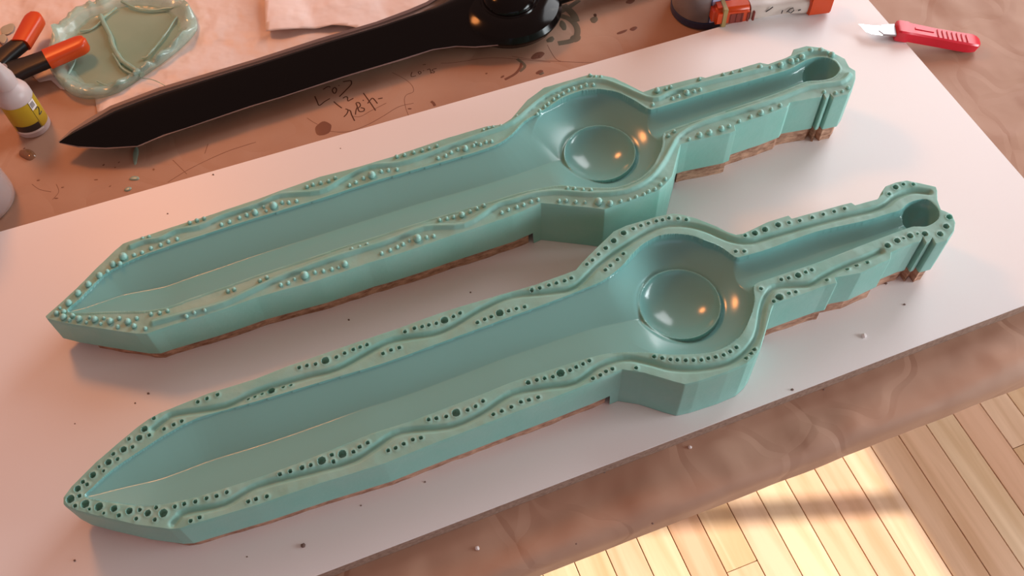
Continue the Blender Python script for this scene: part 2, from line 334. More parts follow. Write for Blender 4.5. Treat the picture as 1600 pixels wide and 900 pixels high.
BACK = dict(
 out=pl('72,494 75,498 100,504 150,512 212,521 230,521 250,514 320,493 350,483 400,465 500,437 575,411 600,404 652,387 700,370 725,362 800,337 845,317 920,324 945,327 987,312 1030,297 1040,287 1050,275 1060,235 1063,226 1075,222 1140,208 1149,204 1147,196 1200,178 1230,166 1234,160 1272,153 1283,151 1286,144 1291,153 1294,152 1297,145 1303,152 1325,147 1331,138 1336,122 1336,110 1327,105 1320,92 1300,82 1282,75 1260,72 1241,77 1237,86 1228,91 1200,101 1187,98 1127,115 1102,122 1095,120 1025,137 1005,144 1000,142 960,122 940,118 920,117 850,137 825,155 800,185 785,195 762,197 700,215 612,245 575,257 500,276 400,312 325,337 250,361 212,374 192,381 180,391 150,420 120,450'),
 cav=pl('107,488 124,468 140,452 158,434 175,422 212,404 250,390 325,365 400,341 500,311 600,279 700,251 770,229 800,210 820,190 850,172 882,152 912,141 930,139 962,144 987,155 1005,166 1014,171 1028,169 1100,147 1200,119 1235,108 1250,100 1262,94 1280,90 1300,94 1310,103 1311,111 1302,121 1285,126 1260,128 1237,137 1200,151 1100,185 1045,204 1036,211 1035,225 1032,237 1020,260 1000,279 975,290 950,294 900,292 875,290 837,296 800,305 762,317 675,342 600,366 542,384 500,398 400,431 350,449 300,466 262,480 225,486 175,487'),
 g1=pl('205,386 225,378 250,374 275,362 312,355 350,338 400,322 437,306 500,300 537,280 575,262 625,256 662,245 700,230 750,212 800,192 850,152 900,130 940,127 975,139 1020,156 1050,145 1100,131 1200,107 1237,92 1262,83 1290,84'),
 g2=pl('240,505 255,501 300,489 350,475 425,440 475,420 550,395 600,380 662,357 725,352 775,322 800,315 837,304 875,301 925,304 975,300 1012,282 1034,257 1048,232 1062,212 1100,192 1200,161 1262,138 1312,130 1326,118'),
 dish=((937,238),(881,238)), arc=pl('882,152 912,141 930,139 962,144 987,155 1005,166 1035,225 1032,237 1020,260 1000,279 975,290 950,294'),
 pom=(1284,111), notch=(845,317), gr=(1060,235), nu=(790,193), gru=(1000,142),
 dots=dots('1b: 350,155m 395,180L 395,145m 430,195 370,120s 425,90L 485,30L 450,170m 490,190L 535,210s 555,180s 590,195L 625,220s 645,185s 685,205L 740,185 732,238 795,207L 835,235m 850,185 905,250 940,160 993,152 1043,138 1165,178 1215,155 1280,140 1420,15 1460,5 '
  '5a: 550,875L 620,820L 670,795 705,750L 748,748m 770,705X 835,690 885,675 940,648 1000,628 1048,607 1103,590 890,590 930,578 1183,490 1228,475 1272,463 1380,500 1430,482 1492,457 1538,440 1590,425L '
  '6a: 60,412s 45,390s 107,385X 160,362 202,362 250,353 315,265 352,250 400,240 450,230 492,210 580,252 620,235 668,210 722,195X 780,168 825,160 878,155 877,75 925,65 982,50 1035,37 1078,25 1128,10 1135,85 1183,70 1217,50 1258,30 1305,25L 1358,5 1400,0 22,852 65,832 598,658 648,645 693,628 1145,472 1190,462 1233,452 1285,440L 1335,418 1378,400 1422,382 152,878 198,865 238,840s 302,820X 365,798 417,790 470,778 512,765s 552,748L 782,680 835,660 880,640 915,622 955,600s 1007,590X 1063,580 1108,572 1533,425 1575,407 '
  '7a: 27,390 70,376 117,357 160,345 292,352 337,350 396,357 455,360s 540,360X 612,370L 677,353 733,345 776,328 823,312 852,293 893,278 927,248 957,215 345,275 390,277 443,285 492,285 '
  '2a: 1420,815 1450,800 1480,795 1530,790 1370,893 1435,885 1470,880 '
  '3a: 30,730 155,710 172,690 203,663 225,645 258,618 287,600 317,582 350,562 382,550 427,540 463,528 507,528 487,470 520,480 555,480 905,565L 962,552 990,540 1002,612 1040,597 1090,578L 1137,567 1175,557 878,650 1170,492 1318,465 1373,453 1430,438 1548,425L 975,845 1012,818 1105,868 1170,843L 1232,825L 1307,802L 1357,785 1420,755 1490,725 1555,703L '
  '4a: 15,425 78,410L 145,385L 183,375 213,358L 265,320L 328,320L 398,343L 20,680 77,655 350,570 422,575 465,565s 500,545'))
H0, HS, B0, BS = .046, .020, .0125, .0085          # block height and base-board height: at the tip, and the rise to the pommel
def pdist(P, L, closed=False):                     # distance to a polyline, nearest point
    L = np.asarray(L); n = len(L); best = np.full(len(P), 9.0); bp = np.zeros((len(P), 2))
    for i in range(n if closed else n-1):
        a = L[i]; b = L[(i+1)%n]; d = b-a; dd = d@d
        if dd < 1e-14: continue
        t = np.clip(((P-a)@d)/dd, 0, 1); q = a+t[:,None]*d; e = np.hypot(*(P-q).T); k = e < best
        best[k] = e[k]; bp[k] = q[k]
    return best, bp
def inside(P, L):
    r = np.zeros(len(P), bool); n = len(L)
    for i in range(n):
        a = L[i]; b = L[(i+1)%n]
        if a[1] == b[1]: continue
        c = ((a[1] > P[:,1]) != (b[1] > P[:,1])); r ^= c & (P[:,0] < (b[0]-a[0])*(P[:,1]-a[1])/(b[1]-a[1])+a[0])
    return r
def mould(D, name, label, male):
    tip = np.array(W(*D['cav'][0], H0))[:2]; pom = np.array(W(*D['pom'], H0+HS))[:2]
    U = (pom-tip); LN = np.hypot(*U); U = U/LN; V = np.array([-U[1], U[0]])
    hz = lambda u: H0+HS*np.clip(u/LN, -.1, 1.1)
    def loc(px, dz=0):                              # photograph -> mould plane coordinates (u, v)
        px = np.atleast_2d(px); z = np.full(len(px), H0)
        for _ in range(8):
            q = Wn(px, z)-tip; u = q@U; z = hz(u)+dz
        return np.c_[q@U, q@V]
    out = loc(D['out']); cav = crom(loc(D['cav']), 4, True); g1 = crom(loc(D['g1']), 4); g2 = crom(loc(D['g2']), 4)
    DL = .0165; dc = loc([D['dish'][0]], -DL)[0]; dr = np.hypot(*(loc([D['dish'][1]], -DL)[0]-dc))
    A = loc(D['arc']); sol = np.linalg.lstsq(np.c_[2*A, np.ones(len(A))], (A**2).sum(1), rcond=None)[0]
    bc = sol[:2]; br = math.sqrt(sol[2]+bc@bc)
    pc = loc([D['pom']])[0]; un = loc([D['notch']])[0][0]; ug = loc([D['gr']])[0][0]; unu = loc([D['nu']])[0][0]; ugu = loc([D['gru']])[0][0]
    S = .0007
    u0, v0 = out.min(0)-2*S; u1, v1 = out.max(0)+2*S
    nu_, nv = int((u1-u0)/S)+1, int((v1-v0)/S)+1
    gu, gv = np.meshgrid(u0+np.arange(nu_)*S, v0+np.arange(nv)*S, indexing='ij'); P = np.c_[gu.ravel(), gv.ravel()]
    cc = np.c_[(gu[:-1,:-1]+S/2).ravel(), (gv[:-1,:-1]+S/2).ravel()]
    keep = inside(cc, out).reshape(nu_-1, nv-1)
    # vertices in use and on the boundary
    pad = np.zeros((nu_+1, nv+1), bool); pad[1:-1,1:-1] = keep
    nb = pad[:-1,:-1].astype(int)+pad[1:,:-1]+pad[:-1,1:]+pad[1:,1:]
    used = (nb > 0).ravel(); bnd = ((nb > 0) & (nb < 4)).ravel()
    d_o, q_o = pdist(P, out, True); P[bnd] = q_o[bnd]
    idx = np.nonzero(used & ~bnd)[0]
    d_c, q_c = pdist(P[idx], cav, True); s = d_c < S*.55; P[idx[s]] = q_c[s]
    rim = np.zeros(len(P), bool); rim[idx[s]] = True
    d_l = np.hypot(*(P-dc).T); s = (np.abs(d_l-dr) < S*.6) & used & ~bnd; P[s] = dc+(P[s]-dc)/d_l[s][:,None]*dr
    hin = np.zeros(len(P)); hrise = np.zeros(len(P))
    if not male:
        for x, y, r in D['dots']:
            c = loc([(x, y)])[0]; i0 = int((c[0]-u0)/S); j0 = int((c[1]-v0)/S); m = int(r/S)+5
            ii, jj = np.meshgrid(np.arange(max(0, i0-m), min(nu_, i0+m+1)), np.arange(max(0, j0-m), min(nv, j0+m+1)), indexing='ij'); k = (ii*nv+jj).ravel()
            k = k[used[k] & ~bnd[k]]
            dd = np.hypot(*(P[k]-c).T); sn = np.abs(dd-r) < S*.5; ks = k[sn]; P[ks] = c+(P[ks]-c)/dd[sn][:,None]*r
            dd = np.hypot(*(P[k]-c).T); dep = (.0032+r*.8)
            inn = dd < r-1e-5; hin[k[inn]] = np.maximum(hin[k[inn]], dep*np.minimum(1, .75+.25*(1-dd[inn]/r)*3))
            ou = ~inn; hrise[k[ou]] = np.maximum(hrise[k[ou]], .00045*np.exp(-((dd[ou]-r)/(.0012))**2))
    Q = P[used]; n = len(Q)
    dcv, _ = pdist(Q, cav, True); inc = inside(Q, cav) & (dcv > 1e-5)
    z = hz(Q[:,0]).copy()
    rb = np.hypot(*(Q-bc).T); rd = np.hypot(*(Q-dc).T); rp = np.hypot(*(Q-pc).T)
    # distance fields per region of the cavity
    wall = .0015
    ie = cav[:,0].argmax(); da, _ = pdist(Q, cav[:ie+1]); db, _ = pdist(Q, np.vstack([cav[ie:], cav[:1]])); ks = .0005
    hm = np.clip(.5+.5*(db-da)/ks, 0, 1); sm = db*(1-hm)+da*hm-ks*hm*(1-hm); blade = wall + np.minimum(np.maximum(sm, 0)*.36, .030)
    wb = np.clip((Q[:,0]-(bc[0]-br*.95))/(br*1.15), 0, 1); wb = wb*wb*(3-2*wb)
    bowl = np.where(rb < br, wall*.8+.0250*np.sqrt(np.clip(1-(rb/br)**2, 0, 1))**1.0, 0)
    # the bowl's flare towards the blade
    dep = np.where(Q[:,0] < bc[0]+br*.2, blade, 0)*(1-wb)+bowl*wb
    hw = .0165; han = np.where(Q[:,0] > bc[0]+br*.4, wall*.5+.0115*np.sqrt(np.clip(1-(1-np.clip(dcv/hw, 0, 1))**2, 0, 1)), 0)
    prr = np.hypot(*(loc([(1467,335) if not male else (1311,110)])[0]-pc))*1.02
    pom_ = np.where(rp < prr*1.06, .0235*np.sqrt(np.clip(1-(rp/(prr*1.06))**2, 0, 1)), 0)
    dep = np.maximum(np.maximum(dep, han), pom_)
    # raised ring with the dish inside it
    dish = DL + 0.0165*np.clip(1-(rd/(dr-.0010))**2, 0, 1)**.75
    lip = rd <= dr+1e-5
    ringf = np.clip((rd-dr)/.0016, 0, 1); outer = dep+.0008*np.exp(-((rd-dr-.0016)/.0022)**2)
    dep2 = np.where(lip, dish, outer)
    dep = np.where(inc, dep2, 0)
    z -= dep
    fl = ~inc
    nzv = np.array([nz(a, b, 45, 1)*.0005+nz(a, b, 130, 2)*.00018 for a, b in Q])
    for g in (g1, g2):
        dg, _ = pdist(Q, g); pr = np.where(dg < .0042, .5+.5*np.cos(np.pi*dg/.0042), 0)
        sh = np.where(dg < .011, .5+.5*np.cos(np.pi*dg/.011), 0)
        z += np.where(fl, (.0032*pr+.0006*sh) if male else -(.0034*pr+.0004*sh), 0)
    z += np.where(fl & (dcv > S*.6), nzv, 0)
    hi = hin[used]; z -= np.where(fl, hi, 0); z += np.where(fl & (hi == 0), hrise[used], 0)
    if male: z += np.where(fl & (dcv < .0016), .0005, 0)
    remap = np.full(len(P), -1); remap[np.nonzero(used)[0]] = np.arange(n)
    ci_, cj = np.nonzero(keep); a = remap[ci_*nv+cj]; b = remap[(ci_+1)*nv+cj]; c = remap[(ci_+1)*nv+cj+1]; d = remap[ci_*nv+cj+1]
    faces = np.c_[a, b, c, d]
    fcen = (Q[a]+Q[b]+Q[c]+Q[d])/4; incf = inside(fcen, cav)
    # walls
    def be(mask, s_, e_): ii, jj = np.nonzero(mask); return np.c_[remap[(ii+s_[0])*nv+jj+s_[1]], remap[(ii+e_[0])*nv+jj+e_[1]]]
    kp_ = pad
    K = keep; L_ = K & ~kp_[0:-2,1:-1]; R_ = K & ~kp_[2:,1:-1]; Bm = K & ~kp_[1:-1,0:-2]; T_ = K & ~kp_[1:-1,2:]
    E = np.vstack([be(Bm,(0,0),(1,0)), be(R_,(1,0),(1,1)), be(T_,(1,1),(0,1)), be(L_,(0,1),(0,0))])
    bv = np.unique(E); bi = np.full(n, -1); bi[bv] = np.arange(len(bv))
    # outward normals from smoothed neighbour edges
    nrm = np.zeros((n, 2)); ed = Q[E[:,1]]-Q[E[:,0]]; on = np.c_[ed[:,1], -ed[:,0]]
    np.add.at(nrm, E[:,0], on); np.add.at(nrm, E[:,1], on); nn = nrm[bv]; ln = np.hypot(*nn.T); nn = nn/np.maximum(ln, 1e-9)[:,None]
    Qb = Q[bv]; vmid = bc[1]
    low = Qb[:,1] < vmid
    guard = np.where(low, (Qb[:,0] > un-.009) & (Qb[:,0] < ug+.002), (Qb[:,0] > unu-.004) & (Qb[:,0] < ugu+.004))
    zb = np.where(guard, .0003, B0+BS*np.clip(Qb[:,0]/LN, 0, 1))
    zr = z[bv]
    r1 = Qb+nn*.0006; z1 = np.minimum(zr, hz(Qb[:,0])+.0005)-.0009
    r2 = Qb+nn*.0009; z2 = z1-.004
    r3 = Qb+nn*.0010; z3 = zb
    N = n; nbv = len(bv)
    allq = np.vstack([Q, r1, r2, r3]); allz = np.concatenate([z, z1, z2, z3])
    XY = tip+np.outer(allq[:,0], U)+np.outer(allq[:,1], V)
    base = np.array([*(tip+U*LN*.5), 0.0])
    co = np.c_[XY, allz]-base
    fw_ = []
    s_ = bi[E[:,0]]; e_ = bi[E[:,1]]
    fw_.append(np.c_[E[:,1], E[:,0], N+s_, N+e_]); fw_.append(np.c_[N+e_, N+s_, N+nbv+s_, N+nbv+e_]); fw_.append(np.c_[N+nbv+e_, N+nbv+s_, N+2*nbv+s_, N+2*nbv+e_])
    F = np.vstack([faces]+fw_).astype(np.int32); mi = np.ones(len(F), np.int32); mi[:len(faces)][incf] = 0
    me = bpy.data.meshes.new('silicone_block'); me.vertices.add(len(co)); me.vertices.foreach_set('co', co.ravel().astype(np.float32))
    me.loops.add(F.size); me.loops.foreach_set('vertex_index', F.ravel()); me.polygons.add(len(F))
    me.polygons.foreach_set('loop_start', np.arange(0, F.size, 4, dtype=np.int32)); me.polygons.foreach_set('material_index', mi)
    me.update(calc_edges=True); me.validate()
    me.materials.append(m_cav); me.materials.append(m_sil); shade(me, 40)
    root = empty(name, base, label, 'mould')
    obj('silicone_block', me, None, root)
    # plywood base boards under the blade and under the handle
    def plate(mask_fn, inset, stretch=None):
        pts = []
        for i, q in enumerate(out):
            pass
        return pts
    dens = []
    for i in range(len(out)):
        a_, b_ = out[i], out[(i+1)%len(out)]; k = max(1, int(np.hypot(*(b_-a_))/.004))
        for j in range(k): dens.append(a_+(b_-a_)*j/k)
    dens = np.array(dens)
    def ins(poly, d):
        m_ = len(poly); o_ = []
        for i in range(m_):
            t = poly[(i+1)%m_]-poly[i-1]; t = t/max(np.hypot(*t), 1e-9); o_.append(poly[i]+np.array([-t[1], t[0]])*d)
        return np.array(o_)
    dd_ = dens if ((dens[:,0]*np.roll(dens[:,1], -1)-np.roll(dens[:,0], -1)*dens[:,1]).sum() > 0) else dens[::-1]
    di = ins(dd_, .0022)
    wob = np.array([[nz(*q, 60, 5)*.0009, nz(*q, 60, 6)*.0009] for q in di]); di = di+wob
    for cond in ((di[:,0] < min(un, unu)-.011) & (di[:,0] > .004), di[:,0] > ug+.006):
        pts = di[cond]
        # keep the order of the loop: start after the largest gap
        gaps = np.hypot(*(np.roll(pts, -1, 0)-pts).T); st = int(gaps.argmax())+1; pts = np.roll(pts, -st, 0)
        pts = pts[np.r_[True, np.hypot(*(pts[1:]-pts[:-1]).T) > .0006]]
        xy = tip+np.outer(pts[:,0], U)+np.outer(pts[:,1], V)-base[:2]
        f1_ = lambda x, y: float(B0+BS*min(1, max(0, (np.array([x+base[0], y+base[1]])-tip)@U/LN)))-.0004
        bm = prism(list(map(tuple, xy)), .0002, f1_); obj('base_board', bm, m_ply, root)
    if male:
        bm = bmesh.new(); bmesh.ops.create_uvsphere(bm, u_segments=14, v_segments=9, radius=1)
        bme = bpy.data.meshes.new('locating_bump'); bm.to_mesh(bme); bm.free(); bme.materials.append(m_nub); bme.polygons.foreach_set('use_smooth', [True]*len(bme.polygons))
        for x, y, r in D['dots']:
            q = loc([(x, y)], .0014)[0]; i = ((Q-q)**2).sum(1).argmin(); zz = z[i] if fl[i] else hz(q[0])
            xy = tip+U*q[0]+V*q[1]
            o = bpy.data.objects.new('locating_bump', bme); C.objects.link(o); o.parent = root
            r *= 1.12; o.location = Vector((xy[0], xy[1], min(zz, hz(q[0])+.001)+r*.45))-Vector(base); o.scale = (r, r, r*1.05)
    return root
mould(BACK, 'silicone_mould', 'pale green sword-shaped mould half studded with raised round bumps, behind the other half', True)
mould(FRONT, 'silicone_mould', 'pale green sword-shaped mould half dotted with small round holes, nearest the table front edge', False)
#@@REST
# ------------------------------------------------------------ helpers for sheets and strokes
def pxm(x, y, z=ZK): return (W(x+1, y, z)-W(x, y, z)).length
def sheet(name, poly, cell, zf, m, parent=None, thick=.0003, sm=60):
    poly = np.array([tuple(p)[:2] for p in poly]); lo = poly.min(0)-cell*2; nn = ((poly.max(0)-lo)/cell).astype(int)+3
    gx, gy = np.meshgrid(lo[0]+np.arange(nn[0])*cell, lo[1]+np.arange(nn[1])*cell, indexing='ij'); P = np.c_[gx.ravel(), gy.ravel()]
    cc = np.c_[(gx[:-1,:-1]+cell/2).ravel(), (gy[:-1,:-1]+cell/2).ravel()]; keep = inside(cc, poly).reshape(nn[0]-1, nn[1]-1)
    pad = np.zeros((nn[0]+1, nn[1]+1), bool); pad[1:-1,1:-1] = keep; nb = pad[:-1,:-1].astype(int)+pad[1:,:-1]+pad[:-1,1:]+pad[1:,1:]
    b = ((nb > 0) & (nb < 4)).ravel(); d, q = pdist(P, poly, True); P[b] = q[b]; u = (nb > 0).ravel(); rm = np.full(len(P), -1); rm[u] = np.arange(u.sum())
    dd = d[u]; vs = [(x, y, zf(x, y, e)) for (x, y), e in zip(P[u], dd)]
    i, j = np.nonzero(keep); n2 = nn[1]; fs = np.c_[rm[i*n2+j], rm[(i+1)*n2+j], rm[(i+1)*n2+j+1], rm[i*n2+j+1]].tolist()
    o = obj(name, pyd(name, vs, fs), m, parent, smooth=sm)
    if thick: s = o.modifiers.new('solid', 'SOLIDIFY'); s.thickness = thick; s.offset = 1
    return o
def stroke(name, lines, m, wd=.0005, parent=None, flat=.3, k=5):
    bm = bmesh.new()
    for L in lines:
        P = crom(np.array(L, float), k) if len(L) > 2 else np.array([np.array(L[0])*(1-t)+np.array(L[1])*t for t in np.linspace(0, 1, 8)])
        pts = []
        for x, y in P:
            p = W(x, y, ZK); p.z = kz(p.x, p.y)+wd*flat*.6; pts.append(p)
        tube(pts, wd, 6, flat, bm)
    return obj(name, bm, m, parent, smooth=60)
def blob(name, cx, cy, rx, ry, m, h=.0006, parent=None, ang=0, seed=0, z=None):      # a low irregular drop or stain; radii in photo pixels
    c = W(cx, cy, ZK if z is None else z); bm = bmesh.new(); n = 22; s = pxm(cx, cy); rings = []
    for t, hh in ((1, 0), (.86, .75), (.5, 1.0)):
        ring = []
        for k in range(n):
            a = 2*math.pi*k/n; r = t*(1+.22*nz(math.cos(a), math.sin(a), 1.3, seed+3)); X = r*rx*math.cos(a); Y = r*ry*math.sin(a)
            q = W(cx+X*math.cos(ang)-Y*math.sin(ang), cy+X*math.sin(ang)+Y*math.cos(ang), c.z)
            ring.append(bm.verts.new((q.x, q.y, (kz(q.x, q.y) if z is None else z)+h*hh+.00006)))
        rings.append(ring)
    for a, b in zip(rings, rings[1:]):
        for k in range(n): bm.faces.new((a[k], b[k], b[(k+1)%n], a[(k+1)%n]))
    bm.faces.new(rings[-1]); bmesh.ops.recalc_face_normals(bm, faces=bm.faces); return obj(name, bm, m, parent, smooth=70)

# ------------------------------------------------------------ handwriting, pen and crease lines and stains on the brown paper
def q6(s): return [(480+x/4.21, 90+y/4.21) for x, y in (tuple(map(float, t.split(','))) for t in s.split())]
stroke('handwriting', [q6('50,255 66,290 80,315 115,290 150,270'), q6('105,210 135,192 152,195'), q6('165,215 172,232 185,235 194,212 180,198 165,213'), q6('207,186 212,184'), q6('235,160 262,156 288,154 290,178 258,212 232,238 212,258'),
  q6('175,290 200,312 228,332'), q6('235,268 252,258 265,262 268,285 285,278 304,268'), q6('242,390 262,368 268,345 252,338'), q6('272,345 285,352 292,375 312,416'),
  q6('318,375 322,345 330,325 322,300 342,298 350,318 335,335 345,355 372,352 375,336 352,330'), q6('366,281 372,284'), q6('370,234 410,290 450,348'), q6('398,302 415,280 432,268 462,302'), q6('466,272 496,266')], m_ink, .00065, kp)
stroke('handwriting', [q6('690,96 684,112 687,126 716,120'), q6('735,105 730,95 742,92 750,100 740,110 734,104'), q6('763,86 768,88'), q6('788,82 805,76 812,90 814,106'), q6('852,72 828,78 822,86 836,92 832,102 814,98'), q6('760,48 780,46')], m_ink, .00045, kp)
stroke('paper_line', [q6('880,38 960,34 1060,20 1150,6 1260,2 1400,12 1600,32'), q6('560,100 640,140 690,185 698,225 655,245 640,275 648,330 668,385'), q6('0,398 40,425 70,440'), q6('150,485 230,490 300,480 400,440 500,385 600,325 700,300'), q6('300,386 350,388 420,350 520,300')], m_stain, .0003, kp)  # second path: a paper crease, its shade drawn as a dark stroke
stroke('paper_line', [[(262,285),(300,262),(352,238),(400,222)], [(325,225),(320,240)], [(270,250),(292,272)], [(855,70),(868,92),(880,97)], [(800,88),(850,95),(925,98),(960,97)], [(50,288),(62,296),(80,300)], [(88,288),(92,300),(82,312)]], m_stain, .0003, kp)
for L_, w_ in (([(866,22),(890,30),(902,45),(897,62),(872,68)], .0036), ([(842,30),(860,26),(885,14),(905,0)], .003), ([(808,92),(820,103),(812,112)], .0018), ([(880,8),(895,22),(900,34)], .0045)): stroke('glue_trail', [L_], m_olive, w_, kp, .05)
for L_ in ('1410,35 1400,70 1365,110 1300,145', '815,288 830,300 840,318'): stroke('glue_trail', [q6(L_)], m_stain, .0016, kp, .08)
for i, (x, y, a, b, mm) in enumerate([(505,201,13,10,m_stain),(899,60,9,6,m_olive),(928,31,6,5,m_olive),(840,87,11,5,m_stain),(843,113,6,3,m_stain),(972,50,9,2,m_stain),(990,45,6,3,m_stain),(846,115,4,2,m_olive),(880,40,5,8,m_olive),(1095,0,20,7,m_olive),(985,2,7,4,m_stain),(860,62,7,4,m_olive),(930,24,2.5,3,m_ink),(842,88,3,2,m_ink)]):
    blob('stain', x, y, a, b, mm, .00015, kp, R(-20), i)
for x, y in ((162,258),(180,262),(150,281),(172,291),(60,282),(98,293),(88,310),(38,232),(240,265),(186,254),(760,115),(785,120),(720,190),(640,170)):
    blob('stain', x, y, rng.uniform(1.5, 3.5), rng.uniform(.8, 1.6), m_stain, .0001, kp, R(rng.uniform(-40, 10)), x)
tag(blob('glue_drop', 43, 242, 13, 8, mat('clear_glue', (.50, .25, .13), .06, .6, trans=.6), .003, None, R(10), 4), 'clear wet drop of glue on the brown paper below the yellow-labelled bottle', 'drop')
for (x, y, a, b, g, l) in ((212,242,4,15,R(6),'long green silicone drip at the underside edge of the black sword'), (210,279,8,3.4,R(-8),'small oval green silicone drip, the larger of two below the black sword'), (200,296,6,3,R(-25),'tiny green silicone drip nearest the left part of the white board edge')):
    tag(blob('silicone_drip', x, y, a, b, m_gdrip, .0012, None, g, int(x)), l, 'drip')

# ------------------------------------------------------------ tissue sheets
nsh = lambda s1, amp, zb: (lambda x, y, d: zb+amp*(abs(nz(x, y, 11, s1))+.35*abs(nz(x, y, 27, s1+1)))*min(1, .25+d/.02)+.0004)
shA = [W(*p, ZK) for p in ((-60,-50),(-60,70),(0,66),(40,108),(62,130),(80,126),(95,140),(148,150),(153,178),(200,168),(270,150),(360,120),(480,78),(600,40),(640,10),(660,-50))]
o = sheet('waxed_sheet', shA, .004, nsh(1, .0055, ZK), m_wax); tag(o, 'large crumpled translucent waxed sheet under the green skin and behind the black sword', 'sheet')
m_tis = mat('white_tissue', (.88, .80, .78), .7, .3, var=(.84,.74,.71), bump=(18, .8, .012), scale=6)
shB = [W(*p, ZK+.008) for p in ((414,-40),(415,20),(416,51),(450,49),(490,44),(520,40),(545,43),(562,47),(600,40),(680,10),(712,-8),(740,-40))]
def zB(x, y, d):
    v = Vector((x, y, 0)); return ZK+.0062+.0060*abs(math.sin(v.dot(E1)*38+.6))*(.5+nz(x, y, 6, 9))+.0015*nz(x, y, 22, 8)
o = sheet('tissue_sheet', shB, .004, zB, m_tis); tag(o, 'smaller rippled white tissue sheet lying at the top edge behind the black sword', 'sheet')
m_smear = mat('greenish_smear', (.42, .40, .30), .4)
for i, (x, y) in enumerate(((12,45),(4,60))):
    tag(blob('silicone_smear', x, y, 12-i*5, 7, m_smear, .0003, None, R(-25), 5+i, ZK+.0042), ('wide', 'narrow')[i]+' greenish smear on the waxed sheet left of the orange-tipped clamp', 'smear')

# ------------------------------------------------------------ black sword
m_swe = mat('flash_sheen_grey', (.16, .12, .12), .45, .5)
sw = [((92,222),(93,223)),((112,207),(122,229)),((140,191),(165,231)),((175,170),(215,228)),((215,155),(255,211)),((250,142),(290,200)),((350,112),(390,166)),((400,97),(440,151)),((500,65),(541,118)),((590,38),(628,92)),((640,20),(676,77)),((668,8),(712,72)),((703,-14),(742,73)),((735,-30),(778,70))]
ZM = .0035
tipw = W(92, 222, ZM); scen = W(796, 9, ZM+.004)
root = empty('sword', (W(400, 122, ZK).x, W(400, 122, ZK).y, ZK), 'glossy black full-size sword with round guard, lying behind both green moulds', 'sword')
bm = bmesh.new(); bf = bmesh.new(); prev = None; pf = None; pu = None
for a, b in sw:
    A, B = W(*a, ZM), W(*b, ZM); hw_ = (A-B).length/2; c = (A+B)/2; H = min(.0195, hw_*.62); n = (A-B).normalized() if hw_ > 1e-4 else E2
    def P(t, z): return c+n*(hw_*t)+Vector((0, 0, z))
    ring = [P(1, .0007), P(.65, H*.40), P(.36, H*.76), P(.26, H*.80), P(.1, H*.74), P(-.4, H*.42), P(-1, .0007), P(-1, -.0007), P(-.5, -H*.6), P(0, -H), P(.5, -H*.6), P(1, -.0007)]
    ring = [bm.verts.new(p) for p in ring]
    if prev:
        for k in range(12): bm.faces.new((prev[k], prev[(k+1)%12], ring[(k+1)%12], ring[k]))
    else: bm.faces.new(ring)
    prev = ring
    e = .0016+.0009*nz(a[0], a[1], .05, 3)
    rf = [bf.verts.new(P(-1, 0)+n*.0006+Vector((0,0,.0005))), bf.verts.new(P(-1, 0)-n*e), bf.verts.new(P(-1, 0)+n*.0006-Vector((0,0,.0005)))]
    if pf:
        for k in range(3): bf.faces.new((pf[k], pf[(k+1)%3], rf[(k+1)%3], rf[k]))
    pf = rf
    e = .0042+.0010*nz(b[0], b[1], .04, 5); e *= min(1, hw_/.02)  # upper strip: flash, its grey-brown also painting the far facet's reflection
    ru = [bf.verts.new(P(1, 0)-n*.0010+Vector((0,0,.0010))), bf.verts.new(P(1, 0)+n*e+Vector((0,0,.0012))), bf.verts.new(P(1, 0)-n*.0010-Vector((0,0,.0006)))]
    if pu:
        for k in range(3): bf.faces.new((pu[k], pu[(k+1)%3], ru[(k+1)%3], ru[k]))
    pu = ru
bm.faces.new(prev[::-1]); bmesh.ops.recalc_face_normals(bm, faces=bm.faces); bmesh.ops.recalc_face_normals(bf, faces=bf.faces)
child(obj('blade', bm, m_black, smooth=20), root); child(obj('edge_flash_sheen', bf, m_swe), root)
ax = (scen-tipw); ax.z = 0; ax.normalize(); pp = Vector((-ax.y, ax.x, 0))
g = obj('guard', lathe([(0,-.0195),(.040,-.0165),(.056,-.009),(.0605,-.001),(.0605,.001),(.057,.007),(.048,.0125),(.038,.0150),(.034,.0150),(.033,.0165),(0,.0165)], 64), m_black, loc=scen-Vector((0,0,.004)), smooth=25); child(g, root)
g = obj('guard_dome', lathe([(.031,.0150),(.030,.019),(.026,.0235),(.019,.027),(.010,.029),(0,.0297)], 48), m_black, loc=scen-Vector((0,0,.004)), smooth=40); child(g, root)
hp = [scen+ax*t for t in (.045,.06,.1,.15,.2,.235)]
child(obj('handle', tube(hp, [.018,.0155,.0145,.0145,.0155,.016], 24, .95), m_black, smooth=50), root)
bm = bmesh.new(); bmesh.ops.create_uvsphere(bm, u_segments=32, v_segments=18, radius=.0195); child(obj('pommel', bm, m_black, loc=scen+ax*.25, smooth=60), root)

